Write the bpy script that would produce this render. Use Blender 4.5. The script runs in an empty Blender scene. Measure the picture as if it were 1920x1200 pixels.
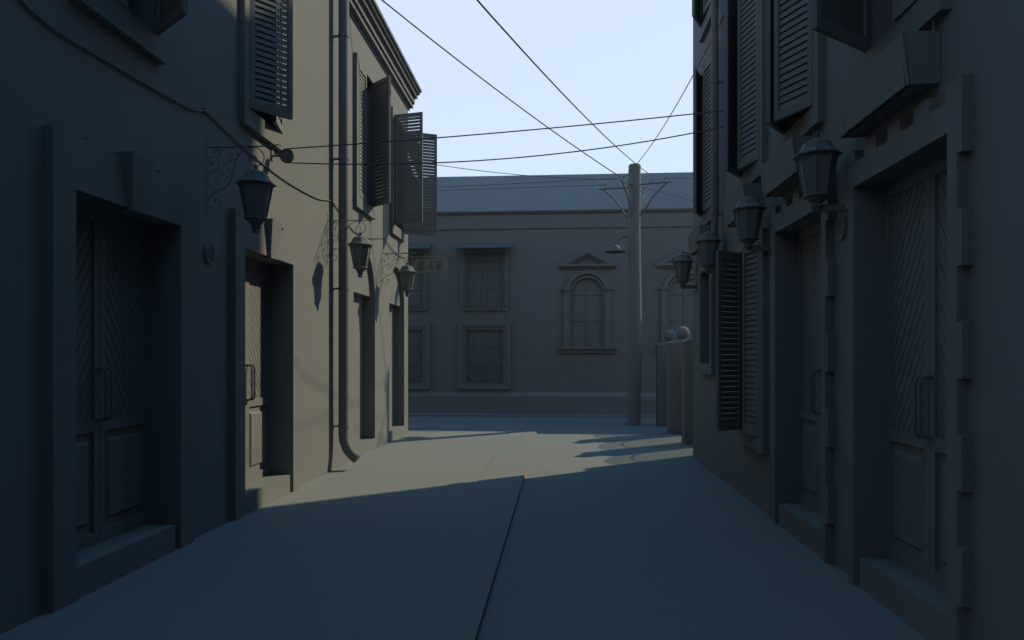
import bpy, bmesh, math, random
from mathutils import Vector, Matrix
random.seed(7)
sc = bpy.context.scene
COL = sc.collection
PI = math.pi

# ------------------------------------------------------------------ materials
def mat(name, col, rough=0.85, var=0.05, scale=3.0, bump=0.0, metal=0.0):
    m = bpy.data.materials.new(name); m.use_nodes = True
    nt = m.node_tree; b = nt.nodes['Principled BSDF']
    tc = nt.nodes.new('ShaderNodeTexCoord')
    n = nt.nodes.new('ShaderNodeTexNoise'); n.inputs['Scale'].default_value = scale
    n.inputs['Detail'].default_value = 6
    nt.links.new(tc.outputs['Object'], n.inputs['Vector'])
    r = nt.nodes.new('ShaderNodeValToRGB')
    r.color_ramp.elements[0].position = 0.3; r.color_ramp.elements[1].position = 0.7
    r.color_ramp.elements[0].color = [c * (1 - var) for c in col] + [1]
    r.color_ramp.elements[1].color = [min(1, c * (1 + var)) for c in col] + [1]
    nt.links.new(n.outputs['Fac'], r.inputs['Fac'])
    nt.links.new(r.outputs['Color'], b.inputs['Base Color'])
    b.inputs['Roughness'].default_value = rough
    b.inputs['Metallic'].default_value = metal
    b.inputs['Specular IOR Level'].default_value = 0.15
    if bump:
        n2 = nt.nodes.new('ShaderNodeTexNoise'); n2.inputs['Scale'].default_value = 60
        n2.inputs['Detail'].default_value = 3
        nt.links.new(tc.outputs['Object'], n2.inputs['Vector'])
        bp = nt.nodes.new('ShaderNodeBump'); bp.inputs['Strength'].default_value = bump
        bp.inputs['Distance'].default_value = 0.01
        nt.links.new(n2.outputs['Fac'], bp.inputs['Height'])
        nt.links.new(bp.outputs['Normal'], b.inputs['Normal'])
    return m
A = 0.18
PLASTER = mat('plaster', (A, A, A), 0.9, 0.025, 1.2, 0.05)
STONE = mat('stone_trim', (A, A, A), 0.9, 0.025, 2.5, 0.05)
WOOD = mat('painted_wood', (A, A, A), 0.75, 0.03, 4.0)
IRON = mat('wrought_iron', (A*.9, A*.9, A*.9), 0.7, 0.03, 8.0)
PAVE = mat('pavement_concrete', (A*1.12, A*1.12, A*1.12), 0.92, 0.03, 0.8, 0.05)
ROAD = mat('road_surface', (A*1.10, A*1.10, A*1.10), 0.92, 0.03, 0.6, 0.05)
ROOF = mat('roof_sheet', (A*1.15, A*1.2, A*1.2), 0.85, 0.02, 1.0)
AWN = mat('awning_sheet', (A*.68, A*.72, A*.74), 0.85, 0.02, 2.0)
SIGN = mat('sign_paint', (A*1.4, A*1.38, A*1.3), 0.8, 0.03, 3.0)
GLASS = mat('dusty_glass', (A, A, A), 0.6, 0.02, 2.0)
CABLE = mat('cable_rubber', (A*.6, A*.6, A*.6), 0.7, 0.02, 8.0)
LETSHADE = mat('letter_shade', (0.095, 0.10, 0.11), 0.8, 0.03, 8.0)  # recess shade of the cut-in sign letters, put into the colour

# ------------------------------------------------------------------ mesh builder
class MB:
    def __init__(s): s.v = []; s.f = []
    def add(s, vs, fs):
        o = len(s.v); s.v += [tuple(v) for v in vs]; s.f += [tuple(i + o for i in f) for f in fs]
        return s
    def quad(s, *p): return s.add(p, [tuple(range(len(p)))])
    def box(s, x0, x1, y0, y1, z0, z1):
        return s.add([(x, y, z) for x in (x0, x1) for y in (y0, y1) for z in (z0, z1)],
                     [(0,1,3,2),(4,6,7,5),(0,4,5,1),(2,3,7,6),(0,2,6,4),(1,5,7,3)])
    def prism(s, pts, d):
        """pts: 3D polygon, d: extrusion vector"""
        n = len(pts); d = Vector(d)
        vs = [Vector(p) for p in pts] + [Vector(p) + d for p in pts]
        fs = [tuple(range(n)), tuple(range(2*n-1, n-1, -1))]
        fs += [(i, (i+1) % n, n + (i+1) % n, n + i) for i in range(n)]
        return s.add(vs, fs)
    def frustum(s, a, b):
        n = len(a)
        fs = [tuple(range(n)), tuple(range(2*n-1, n-1, -1))]
        fs += [(i, (i+1) % n, n + (i+1) % n, n + i) for i in range(n)]
        return s.add(list(a) + list(b), fs)
    def tube(s, pts, r, seg=6, cap=True):
        pts = [Vector(p) for p in pts]; n = len(pts)
        rs = r if isinstance(r, (list, tuple)) else [r] * n
        rings = []; up = None
        for i, p in enumerate(pts):
            t = (pts[min(i+1, n-1)] - pts[max(i-1, 0)])
            if t.length < 1e-9: t = Vector((0, 0, 1))
            t.normalize()
            if up is None:
                up = Vector((0, 0, 1)) if abs(t.z) < 0.9 else Vector((0, 1, 0))
            a = (up - t * up.dot(t)); 
            if a.length < 1e-6: a = t.orthogonal()
            a.normalize(); up = a; b = t.cross(a)
            rings.append([p + (a * math.cos(2*PI*k/seg) + b * math.sin(2*PI*k/seg)) * rs[i] for k in range(seg)])
        vs = [v for ring in rings for v in ring]
        fs = [(i*seg+k, i*seg+(k+1) % seg, (i+1)*seg+(k+1) % seg, (i+1)*seg+k) for i in range(n-1) for k in range(seg)]
        if cap: fs += [tuple(range(seg-1, -1, -1)), tuple((n-1)*seg+k for k in range(seg))]
        return s.add(vs, fs)
    def lathe(s, prof, c=(0, 0, 0), seg=24, rot=0.0):
        vs = []; n = len(prof)
        for r, z in prof:
            for k in range(seg):
                a = 2*PI*k/seg + rot
                vs.append((c[0] + r*math.cos(a), c[1] + r*math.sin(a), c[2] + z))
        fs = [(i*seg+k, i*seg+(k+1) % seg, (i+1)*seg+(k+1) % seg, (i+1)*seg+k) for i in range(n-1) for k in range(seg)]
        fs += [tuple(range(seg-1, -1, -1)), tuple((n-1)*seg+k for k in range(seg))]
        return s.add(vs, fs)
    def ring(s, outer, inner, d):
        """outer/inner: same-length 3D loops (open chains share ends), extruded along d"""
        n = len(outer); d = Vector(d)
        O = [Vector(p) for p in outer]; I = [Vector(p) for p in inner]
        vs = O + I + [p + d for p in O] + [p + d for p in I]
        fs = []
        for i in range(n):
            j = (i+1) % n
            fs += [(i, j, n+j, n+i), (2*n+i, 3*n+i, 3*n+j, 2*n+j), (i, 2*n+i, 2*n+j, j), (n+i, n+j, 3*n+j, 3*n+i)]
        return s.add(vs, fs)
    def strip(s, outer, inner, d):
        n = len(outer); d = Vector(d)
        O = [Vector(p) for p in outer]; I = [Vector(p) for p in inner]
        vs = O + I + [p + d for p in O] + [p + d for p in I]
        fs = []
        for i in range(n-1):
            j = i+1
            fs += [(i, j, n+j, n+i), (2*n+i, 3*n+i, 3*n+j, 2*n+j), (i, 2*n+i, 2*n+j, j), (n+i, n+j, 3*n+j, 3*n+i)]
        fs += [(0, n, 3*n, 2*n), (n-1, 2*n-1+2*n, 3*n-1-0, 2*n-1)][:1]
        fs += [(n-1, 3*n-1, 4*n-1, 2*n-1)]
        return s.add(vs, fs)
    def xf(s, M):
        s.v = [tuple(M @ Vector(v)) for v in s.v]; return s

def obj(name, mb, m, parent=None, local=False, smooth=False, bevel=0.0, recalc=True):
    me = bpy.data.meshes.new(name)
    bm = bmesh.new()
    vs = [bm.verts.new(v) for v in mb.v]
    for f in mb.f:
        try: bm.faces.new([vs[i] for i in f])
        except ValueError: pass
    if recalc: bmesh.ops.recalc_face_normals(bm, faces=bm.faces)
    bm.to_mesh(me); bm.free()
    me.materials.append(m)
    o = bpy.data.objects.new(name, me); COL.objects.link(o)
    if smooth:
        for p in me.polygons: p.use_smooth = True
        try: me.set_sharp_from_angle(angle=math.radians(35))
        except Exception: pass
    if bevel:
        b = o.modifiers.new('bevel', 'BEVEL'); b.width = bevel; b.segments = 2
        b.limit_method = 'ANGLE'; b.angle_limit = math.radians(40)
    if parent:
        o.parent = parent
        if not local and parent.parent is None:
            o.matrix_parent_inverse = Matrix.Translation(-parent.location)
    return o

def thing(name, label, cat, loc, group=None):
    o = bpy.data.objects.new(name, None); COL.objects.link(o)
    o.empty_display_size = 0.2
    o.location = loc; o['label'] = label; o['category'] = cat
    if group: o['group'] = group
    return o
def tag(o, label, cat, group=None):
    o['label'] = label; o['category'] = cat
    if group: o['group'] = group
    return o
def dup(root, loc, label):
    r = root.copy(); COL.objects.link(r); r.location = loc; r['label'] = label
    for ch in list(root.children):
        c = ch.copy(); COL.objects.link(c); c.parent = r
        for g in list(ch.children):
            d = g.copy(); COL.objects.link(d); d.parent = c
    return r
def struct(name, mb, m):
    o = obj(name, mb, m); o['kind'] = 'structure'; return o

def catmull(P, k=6, closed=False):
    P = [Vector(p) for p in P]; out = []
    n = len(P)
    for i in range(n-1):
        p0, p1, p2, p3 = P[max(i-1, 0)], P[i], P[i+1], P[min(i+2, n-1)]
        for j in range(k):
            t = j / k
            out.append(0.5*((2*p1) + (p2-p0)*t + (2*p0-5*p1+4*p2-p3)*t*t + (3*p1-p0-3*p2+p3)*t**3))
    out.append(P[-1]); return out

# ------------------------------------------------------------------ setting: road, pavement
ZR = -0.04
struct('road', MB().quad((-70, -30, ZR), (70, -30, ZR), (70, 60, ZR), (-70, 60, ZR)), ROAD)

def corner_poly(x, yfar, r, z, x0=-40):
    pts = [(x0, -14, z), (x, -14, z)]
    for k in range(13):
        a = PI/2 * k / 12
        pts.append((x - r + r*math.cos(a), yfar - r + r*math.sin(a), z))
    pts.append((x0, yfar, z)); return pts
struct('pavement', MB().prism(corner_poly(-1.055, 15.1, 0.85, -0.12), (0, 0, 0.12)), PAVE)
ko = corner_poly(-0.48, 15.65, 1.4, -0.12)[1:]; ki = corner_poly(-1.052, 15.1, 0.85, -0.12)[1:]
struct('kerb_stones', MB().strip(ko, ki, (0, 0, 0.130)), PAVE)
struct('far_pavement', MB().box(-45, 45, 18.72, 20.0, -0.12, 0.005), PAVE)

# ------------------------------------------------------------------ facade with holes
def facade(mb, X, s, y0, y1, z0, z1, holes, depth, thick=None):
    """front face in plane x=X whose outward normal is s*(+x); holes (ya,yb,za,zb[,depth])"""
    ys = sorted({y0, y1, *[h[0] for h in holes], *[h[1] for h in holes]})
    zs = sorted({z0, z1, *[h[2] for h in holes], *[h[3] for h in holes]})
    def inh(y, z):
        return any(h[0] < y < h[1] and h[2] < z < h[3] for h in holes)
    for i in range(len(ys)-1):
        for j in range(len(zs)-1):
            if not inh((ys[i]+ys[i+1])/2, (zs[j]+zs[j+1])/2):
                mb.quad((X, ys[i], zs[j]), (X, ys[i+1], zs[j]), (X, ys[i+1], zs[j+1]), (X, ys[i], zs[j+1]))
    for h in holes:
        ya, yb, za, zb = h[:4]; d = h[4] if len(h) > 4 else depth
        B = X - s*d
        mb.quad((X, ya, za), (B, ya, za), (B, ya, zb), (X, ya, zb))
        mb.quad((X, yb, za), (B, yb, za), (B, yb, zb), (X, yb, zb))
        mb.quad((X, ya, za), (B, ya, za), (B, yb, za), (X, yb, za))
        mb.quad((X, ya, zb), (B, ya, zb), (B, yb, zb), (X, yb, zb))
        mb.quad((B, ya, za), (B, yb, za), (B, yb, zb), (B, ya, zb))

# ------------------------------------------------------------------ shutters, windows, doors
def shutter_mb(hinge, u, n, w, h, pitch=0.061, t=0.034):
    """hinge: bottom corner; u along the leaf, n outward (weather) side"""
    m = MB(); st = 0.05
    u = Vector(u); n = Vector(n); z = Vector((0, 0, 1)); H = Vector(hinge)
    def P(a, b, c): return H + u*a + n*b + z*c
    def bx(a0, a1, b0, b1, c0, c1):
        m.add([P(a, b, c) for a in (a0, a1) for b in (b0, b1) for c in (c0, c1)],
              [(0,1,3,2),(4,6,7,5),(0,4,5,1),(2,3,7,6),(0,2,6,4),(1,5,7,3)])
    n0 = n; H = H - n*t
    bx(0, st, 0, t, 0, h); bx(w-st, w, 0, t, 0, h)
    bx(st, w-st, 0.001, t-0.001, 0, 0.075); bx(st, w-st, 0.001, t-0.001, h-0.075, h)
    c = 0.075
    k = int((h-0.15)/pitch); p = (h-0.15)/k
    hs = p*0.868; th = 0.008
    for i in range(k):
        b = c + i*p
        # slat leans: outer edge low, inner edge high
        q = [(t*.36-th*.5, b+hs), (t*.36+th*.5, b+hs), (t*.64+th*.5, b+.002), (t*.64-th*.5, b+.002)]
        m.prism([P(st-0.004, bb, cc) for bb, cc in q], u*(w-2*st+0.008))
    return m

def dirs(s, near, ang):
    a = math.radians(ang)
    if near: return (s*math.sin(a), math.cos(a), 0), (s*math.cos(a), -math.sin(a), 0)
    return (s*math.sin(a), -math.cos(a), 0), (s*math.cos(a), math.sin(a), 0)

def window(house, X, XF, s, ya, yb, za, zb, sy0, sy1, sz0, sz1, near=None, far=None, depth=0.2, zl=None, zlf=None):
    """surround ring on a house front + casement + shutters. near/far = (angle, width)"""
    m = MB()
    o = [(X-s*0.01, sy0, sz0), (X-s*0.01, sy1, sz0), (X-s*0.01, sy1, sz1), (X-s*0.01, sy0, sz1)]
    i = [(X-s*0.01, ya+.002, za+.002), (X-s*0.01, yb-.002, za+.002), (X-s*0.01, yb-.002, zb-.002), (X-s*0.01, ya+.002, zb-.002)]
    m.ring(o, i, (XF-X+s*0.01, 0, 0))
    w = obj('window', m, STONE, house)
    # casement set back in the opening
    B = X - s*(depth-0.05); c = MB(); f = 0.06; my = (ya+yb)/2
    c.box(min(B, B+s*0.04), max(B, B+s*0.04), ya, ya+f, za, zb); c.box(min(B, B+s*0.04), max(B, B+s*0.04), yb-f, yb, za, zb)
    c.box(min(B, B+s*0.04), max(B, B+s*0.04), my-0.05, my+0.05, za, zb)
    for zz in (za, za+(zb-za)*0.36, za+(zb-za)*0.68, zb-f):
        c.box(min(B, B+s*0.035), max(B, B+s*0.035), ya+f, my-0.05, zz, zz+f); c.box(min(B, B+s*0.035), max(B, B+s*0.035), my+0.05, yb-f, zz, zz+f)
    obj('casement', c, WOOD, w)
    g = MB(); g.box(min(B, B+s*0.012), max(B, B+s*0.012), ya+f-.01, yb-f+.01, za+f-.01, zb-f+.01)
    obj('pane', g, GLASS, w)
    zl = za if zl is None else zl
    hgt = zb-za-0.02
    if near:
        u, n = dirs(s, True, near[0])
        obj('shutter', shutter_mb((XF+s*0.004, ya+.004, zl+.01), u, n, near[1], hgt, t=near[2] if len(near) > 2 else .040), WOOD, w)
    if far:
        u, n = dirs(s, False, far[0])
        obj('shutter', shutter_mb((XF+s*0.004, yb-.004, (zlf if zlf else zl)+.01), u, n, far[1], hgt, t=far[2] if len(far) > 2 else .040), WOOD, w)
    return w

def clip(poly, a, b, c):
    """keep a*x+b*y<=c"""
    out = []
    for i in range(len(poly)):
        p, q = poly[i], poly[(i+1) % len(poly)]
        dp, dq = a*p[0]+b*p[1]-c, a*q[0]+b*q[1]-c
        if dp <= 0: out.append(p)
        if dp*dq < 0:
            t = dp/(dp-dq); out.append((p[0]+(q[0]-p[0])*t, p[1]+(q[1]-p[1])*t))
    return out

def door_leaf(house, X, s, y0, y1, z0, z1, meet_hi):
    """leaf face at plane X (front of stiles). meet_hi: meeting stile is at the larger y"""
    m = MB(); t = 0.05; rec = 0.020
    def bx(ya, yb, za, zb, d0, d1):
        a, b = X - s*d0, X - s*d1
        m.box(min(a, b), max(a, b), ya, yb, za, zb)
    st = 0.055; w = y1-y0
    zr = z0 + 0.835     # lock rail bottom
    bx(y0, y0+st, z0, z1, 0, t); bx(y1-st, y1, z0, z1, 0, t)
    for za, zb in ((z0, z0+0.09), (zr, zr+0.085), (z1-0.09, z1)):
        bx(y0+st, y1-st, za, zb, 0.0015, t)
    bx(y0+st, y1-st, z0+0.09, zr, rec+0.006, t)     # lower panel ground
    a, b = y0+st, y1-st; c, d = z0+0.09, zr
    g = 0.045
    def rp(ya, yb, za, zb, dep): 
        x = X - s*dep; return [(x, ya, za), (x, yb, za), (x, yb, zb), (x, ya, zb)]
    m.frustum(rp(a+g, b-g, c+g*1.4, d-g*1.4, rec+0.005), rp(a+g+0.02, b-g-0.02, c+g*1.4+0.025, d-g*1.4-0.025, 0.006))
    # boarded upper panel
    c, d = zr+0.085, z1-0.09
    bx(a, b, c, d, rec+0.010, t)
    k = math.tan(math.radians(60)) * (1 if meet_hi else -1)    # slope dz/dy of the boards
    pit = 0.128; gap = 0.018
    z = c - 2.0
    while z < d + 2.0:
        poly = [(a, c), (b, c), (b, d), (a, d)]
        yr = a if meet_hi else a
        # lines z' = z + k*(y-a)
        poly = clip(poly, -k, 1, z + pit - gap - k*a)
        poly = clip(poly, k, -1, -(z - k*a)) if poly else poly
        if len(poly) >= 3:
            m.prism([(X - s*rec, p[0], p[1]) for p in poly], (-s*0.012, 0, 0))
        z += pit
    o = obj('door_leaf', m, WOOD, house)
    ym = (y1 - 0.028) if meet_hi else (y0 + 0.028)
    h = MB(); zz0, zz1 = z0+0.92, z0+1.30; so = 0.075; r = 0.04
    P = [(X, ym, zz0)]
    P += [(X + s*(so-r+r*math.sin(q)), ym, zz0 + r*0 + r*(1-math.cos(q))) for q in [PI/2*i/5 for i in range(6)]]
    P += [(X + s*(so-r+r*math.cos(q)), ym, zz1 - r + r*math.sin(q)) for q in [PI/2*i/5 for i in range(6)]]
    P += [(X, ym, zz1)]
    h.tube(P, 0.0115, 8)
    obj('handle', h, IRON, o, smooth=True)
    return o

# ------------------------------------------------------------------ left town house
XL, XLF = -3.22, -3.16
LY1 = 14.31
Lh = thing('town_house', 'plastered house on the left with moulded cornice, sunlit towards its far end', 'house', (-6.5, 4.0, 0))
doorsL = [4.881, 4.881+2.406]
HW = 0.622
winsL = [  # ya, yb, near, far
    (4.365, 5.195, (0, 0.415), (53, 0.50)),
    (6.765, 7.600, (40, 0.47), (13, 0.41)),
    (10.57, 11.41, (0, 0.415), (50, 0.49)),
    (12.86, 13.70, (102, 0.575, .022), (113.4, 0.67, .03)),
]
WZ0, WZ1 = 4.14, 6.25
holes = [(c-HW, c+HW, -0.12, 2.70, 0.27) for c in doorsL]
holes += [(ya, yb, WZ0, WZ1, 0.2) for ya, yb, _, _ in winsL]
arch = [(10.476, 11.71), (12.70, 13.955)]
AZ0, AZH, AZT = 0.185, 2.655, 3.385
holes += [(a, b, AZ0, AZT, 0.0) for a, b in arch]
m = MB()
hh = [h for h in holes if len(h) < 5 or h[4] > 0]
# plain grid with every hole, reveals only for the ordinary ones
def grid_only(mb, X, y0, y1, z0, z1, hs):
    ys = sorted({y0, y1, *[h[0] for h in hs], *[h[1] for h in hs]})
    zs = sorted({z0, z1, *[h[2] for h in hs], *[h[3] for h in hs]})
    for i in range(len(ys)-1):
        for j in range(len(zs)-1):
            y, z = (ys[i]+ys[i+1])/2, (zs[j]+zs[j+1])/2
            if not any(h[0] < y < h[1] and h[2] < z < h[3] for h in hs):
                mb.quad((X, ys[i], zs[j]), (X, ys[i+1], zs[j]), (X, ys[i+1], zs[j+1]), (X, ys[i], zs[j+1]))
def reveals(mb, X, s, h):
    ya, yb, za, zb, d = h; B = X - s*d
    mb.quad((X, ya, za), (B, ya, za), (B, ya, zb), (X, ya, zb)); mb.quad((X, yb, za), (B, yb, za), (B, yb, zb), (X, yb, zb))
    mb.quad((X, ya, za), (B, ya, za), (B, yb, za), (X, yb, za)); mb.quad((X, ya, zb), (B, ya, zb), (B, yb, zb), (X, yb, zb))
    mb.quad((B, ya, za), (B, yb, za), (B, yb, zb), (B, ya, zb))
LY0 = 1.35
grid_only(m, XL, LY0, LY1, -0.15, 7.2, holes)
for h in hh: reveals(m, XL, 1, h)
for a, b in arch:
    c, rx, rz = (a+b)/2, (b-a)/2, AZT-AZH
    B, T = XL-0.217, XL-0.08
    N = 24
    arc = [(c - rx*math.cos(PI*k/N), AZH + rz*math.sin(PI*k/N)) for k in range(N+1)]
    for k in range(N):                                           # spandrels and arch reveal
        (y1, z1), (y2, z2) = arc[k], arc[k+1]
        m.quad((XL, y1, z1), (XL, y2, z2), (XL, y2, AZT), (XL, y1, AZT))
        m.quad((XL, y1, z1), (XL, y2, z2), (T, y2, z2), (T, y1, z1))
    m.quad(*[(T, y, z) for y, z in arc])                         # tympanum
    m.quad((T, a, AZH), (T, b, AZH), (B, b, AZH), (B, a, AZH))
    for y in (a, b): m.quad((XL, y, AZ0), (XL, y, AZH), (T, y, AZH), (B, y, AZH), (B, y, AZ0))
    m.quad((XL, a, AZ0), (XL, b, AZ0), (B, b, AZ0), (B, a, AZ0))
    m.quad((B, a, AZ0), (B, b, AZ0), (B, b, AZH), (B, a, AZH))
# end and back walls
m.quad((XL, LY1, -.15), (-11, LY1, -.15), (-11, LY1, 7.2), (XL, LY1, 7.2))
m.quad((XL, LY0, -.15), (-11, LY0, -.15), (-11, LY0, 7.2), (XL, LY0, 7.2))
m.quad((-11, LY1, -.15), (-11, LY0, -.15), (-11, LY0, 7.2), (-11, LY1, 7.2))
obj('wall', m, PLASTER, Lh, recalc=False)
r = MB(); r.prism([(-2.97, LY0-.1, 7.28), (-7.1, LY0-.1, 8.5), (-11.2, LY0-.1, 7.28)], (0, LY1-LY0+.2, 0))
obj('roof', r, ROOF, Lh)
prof = [(-3.225, 6.86), (-3.205, 6.86), (-3.205, 6.915), (-3.13, 6.92), (-3.13, 7.0), (-3.095, 7.005), (-3.095, 7.115),
        (-3.035, 7.12), (-3.035, 7.19), (-2.985, 7.20), (-2.985, 7.245), (-2.945, 7.25), (-2.945, 7.305), (-3.225, 7.31)]
m = MB(); m.prism([(x, LY0-.05, z) for x, z in prof], (0, LY1-LY0+0.15, 0))
# return of the moulding along the end wall
obj('cornice', m, STONE, Lh)

def surround_left(c):
    o = [(-.824, -.12), (-.824, 3.054), (-.51, 3.054), (-.51, 3.078), (-.327, 3.083), (-.327, 3.052), (.327, 3.052), (.327, 3.083),
         (.42, 3.075), (.51, 3.054), (.824, 3.054), (.824, -.12), (.622, -.12), (.622, 2.70), (-.622, 2.70), (-.622, -.12)]
    m = MB()
    # jambs and head as three pieces that butt
    x0, d = XL-0.004, (XLF-XL+0.004, 0, 0)
    m.prism([(x0, c-.824, -.12), (x0, c-.6215, -.12), (x0, c-.6215, 2.70), (x0, c-.824, 2.70)], d)
    m.prism([(x0, c+.6215, -.12), (x0, c+.824, -.12), (x0, c+.824, 2.70), (x0, c+.6215, 2.70)], d)
    m.prism([(x0, c+y, z) for y, z in [(-.824, 2.70), (-.824, 3.054), (-.51, 3.054), (-.51, 3.078), (-.327, 3.083), (-.327, 3.052),
             (.327, 3.052), (.327, 3.083), (.42, 3.075), (.51, 3.054), (.824, 3.054), (.824, 2.70)]], d)
    f = obj('door_surround', m, STONE, Lh)
    k = MB()
    k.frustum([(XL-0.002, c-.08, 2.682), (XL-0.002, c+.08, 2.682), (XL-0.002, c+.132, 3.097), (XL-0.002, c-.132, 3.097)],
              [(-3.13, c-.08, 2.682), (-3.13, c+.08, 2.682), (-3.088, c+.132, 3.097), (-3.088, c-.132, 3.097)])
    obj('keystone', k, STONE, f)
    s = MB(); s.box(-3.46, -3.178, c-.60, c+.565, -.12, 0.213)
    obj('doorstep', s, STONE, Lh)
for c in doorsL:
    surround_left(c)
    door_leaf(Lh, -3.437, 1, c-.62, c-.003, 0.214, 2.70, True)
    door_leaf(Lh, -3.437, 1, c+.003, c+.62, 0.214, 2.70, False)
for i, (ya, yb, n, f) in enumerate(winsL):
    window(Lh, XL, XLF, 1, ya, yb, WZ0, WZ1, ya-.11, yb+.10, 3.96, 6.36, n, f, zlf=(4.095 if i == 3 else None))

# ------------------------------------------------------------------ right town house
XR, XRF = 2.165, 2.105
RY1 = 11.32; RZT = 10.0; YB = -6.5
Rh = thing('town_house', 'tall shaded house on the right with quoined door frames and slatted shutters', 'house', (5.5, 3.0, 0))
doorsR = [4.477, 4.477+1.802]
RW = 0.597
V0, V1 = 3.70, 5.80
U0, U1 = 6.55, 8.65
winsR = [(4.05, 4.89, (3, .385), (53, .61)), (5.86, 6.645, (27, .43), (36, .43)), (7.407, 8.207, (15, .43), (36, .43)), (9.63, 10.444, (5, .42), (25, .40))]
holes = [(c-RW, c+RW, -0.15, 2.823, 0.235) for c in doorsR]
holes += [(ya, yb, V0, V1, .2) for ya, yb, _, _ in winsR]
holes += [(winsR[3][0], winsR[3][1], U0, U1, .2), (winsR[2][0], winsR[2][1], U0, U1, .2)]
holes += [(7.39, 8.19, 0.75, 2.83, .2), (9.82, 10.483, 1.51, 2.87, .2)]
m = MB()
grid_only(m, XR, -14, RY1, -.15, RZT, holes)
for h in holes: reveals(m, XR, -1, h)
# added, unseen: wall and top closing the lane behind the viewpoint to block light
m.quad((-12, YB, -.15), (XR, YB, -.15), (XR, YB, RZT), (-12, YB, RZT)); m.quad((-12, YB, RZT), (XR, YB, RZT), (XR, -14, RZT), (-12, -14, RZT))
m.quad((XR, RY1, -.15), (10, RY1, -.15), (10, RY1, RZT), (XR, RY1, RZT))
m.quad((XR, -14, -.15), (10, -14, -.15), (10, -14, RZT), (XR, -14, RZT))
m.quad((10, RY1, -.15), (10, -14, -.15), (10, -14, RZT), (10, RY1, RZT))
obj('wall', m, PLASTER, Rh, recalc=False)
r = MB(); r.prism([(1.93, -14.1, RZT+.09), (6.0, -14.1, RZT+1.3), (10.2, -14.1, RZT+.09)], (0, RY1+14.2, 0)); obj('roof', r, ROOF, Rh)
m = MB(); m.prism([(x, -14.05, z) for x, z in [(2.17, RZT-.35), (2.1, RZT-.35), (2.1, RZT-.2), (2.0, RZT-.2), (2.0, RZT-.05), (1.9, RZT-.05), (1.9, RZT+.08), (2.17, RZT+.085)]], (0, RY1+14.1, 0))
obj('cornice', m, STONE, Rh)

def surround_right(c):
    m = MB(); x0, d = XR+0.004, (XRF-XR-0.004, 0, 0)
    zs = [2.685, 2.385, 2.086, 1.787, 1.488, 1.19, 0.892, 0.592, 0.288, -0.12]
    for sg in (-1, 1):
        for i in range(len(zs)-1):
            w = .687 if i % 2 == 0 else .735
            y0, y1 = sorted((c+sg*.5965, c+sg*w))
            m.prism([(x0, y0, zs[i+1]), (x0, y1, zs[i+1]), (x0, y1, zs[i]), (x0, y0, zs[i])], d)
        y0, y1 = sorted((c+sg*.5965, c+sg*.735))
        m.prism([(x0, y0, 2.685), (x0, y1, 2.685), (x0, y1, 2.823), (x0, y0, 2.823)], d)
    p = [(-.735, 2.823), (-.735, 3.085)]
    e = [-.577, -.412, -.247, -.082, .082, .247, .412, .577]
    hi = True
    for y in e:
        p += [(y, 3.085 if hi else 2.995), (y, 2.995 if hi else 3.085)]; hi = not hi
    p += [(.735, 3.085), (.735, 2.823)]
    m.prism([(x0, c+y, z) for y, z in p], d)
    obj('door_surround', m, STONE, Rh)
    s = MB(); s.box(2.128, 2.37, c-.56, c+.545, -.12, 0.178); obj('doorstep', s, STONE, Rh)
for c in doorsR:
    surround_right(c)
    door_leaf(Rh, 2.324, -1, c-.594, c-.003, 0.179, 2.823, True)
    door_leaf(Rh, 2.324, -1, c+.003, c+.594, 0.179, 2.823, False)
for ya, yb, n, f in winsR:
    window(Rh, XR, XRF, -1, ya, yb, V0, V1, ya-.107, yb+.107, 3.53, 5.93, n, f)
window(Rh, XR, XRF, -1, winsR[3][0], winsR[3][1], U0, U1, winsR[3][0]-.107, winsR[3][1]+.107, 6.38, 8.78, (5, .42), (28, .40))
window(Rh, XR, XRF, -1, winsR[2][0], winsR[2][1], U0, U1, winsR[2][0]-.107, winsR[2][1]+.107, 6.38, 8.78, (12, .42), (36, .42))
window(Rh, XR, XRF, -1, 7.39, 8.19, 0.75, 2.83, 7.28, 8.30, 0.587, 2.95, (10, .40), (52, .42))
window(Rh, XR, XRF, -1, 9.82, 10.483, 1.51, 2.87, 9.705, 10.60, 1.352, 2.99)

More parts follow.
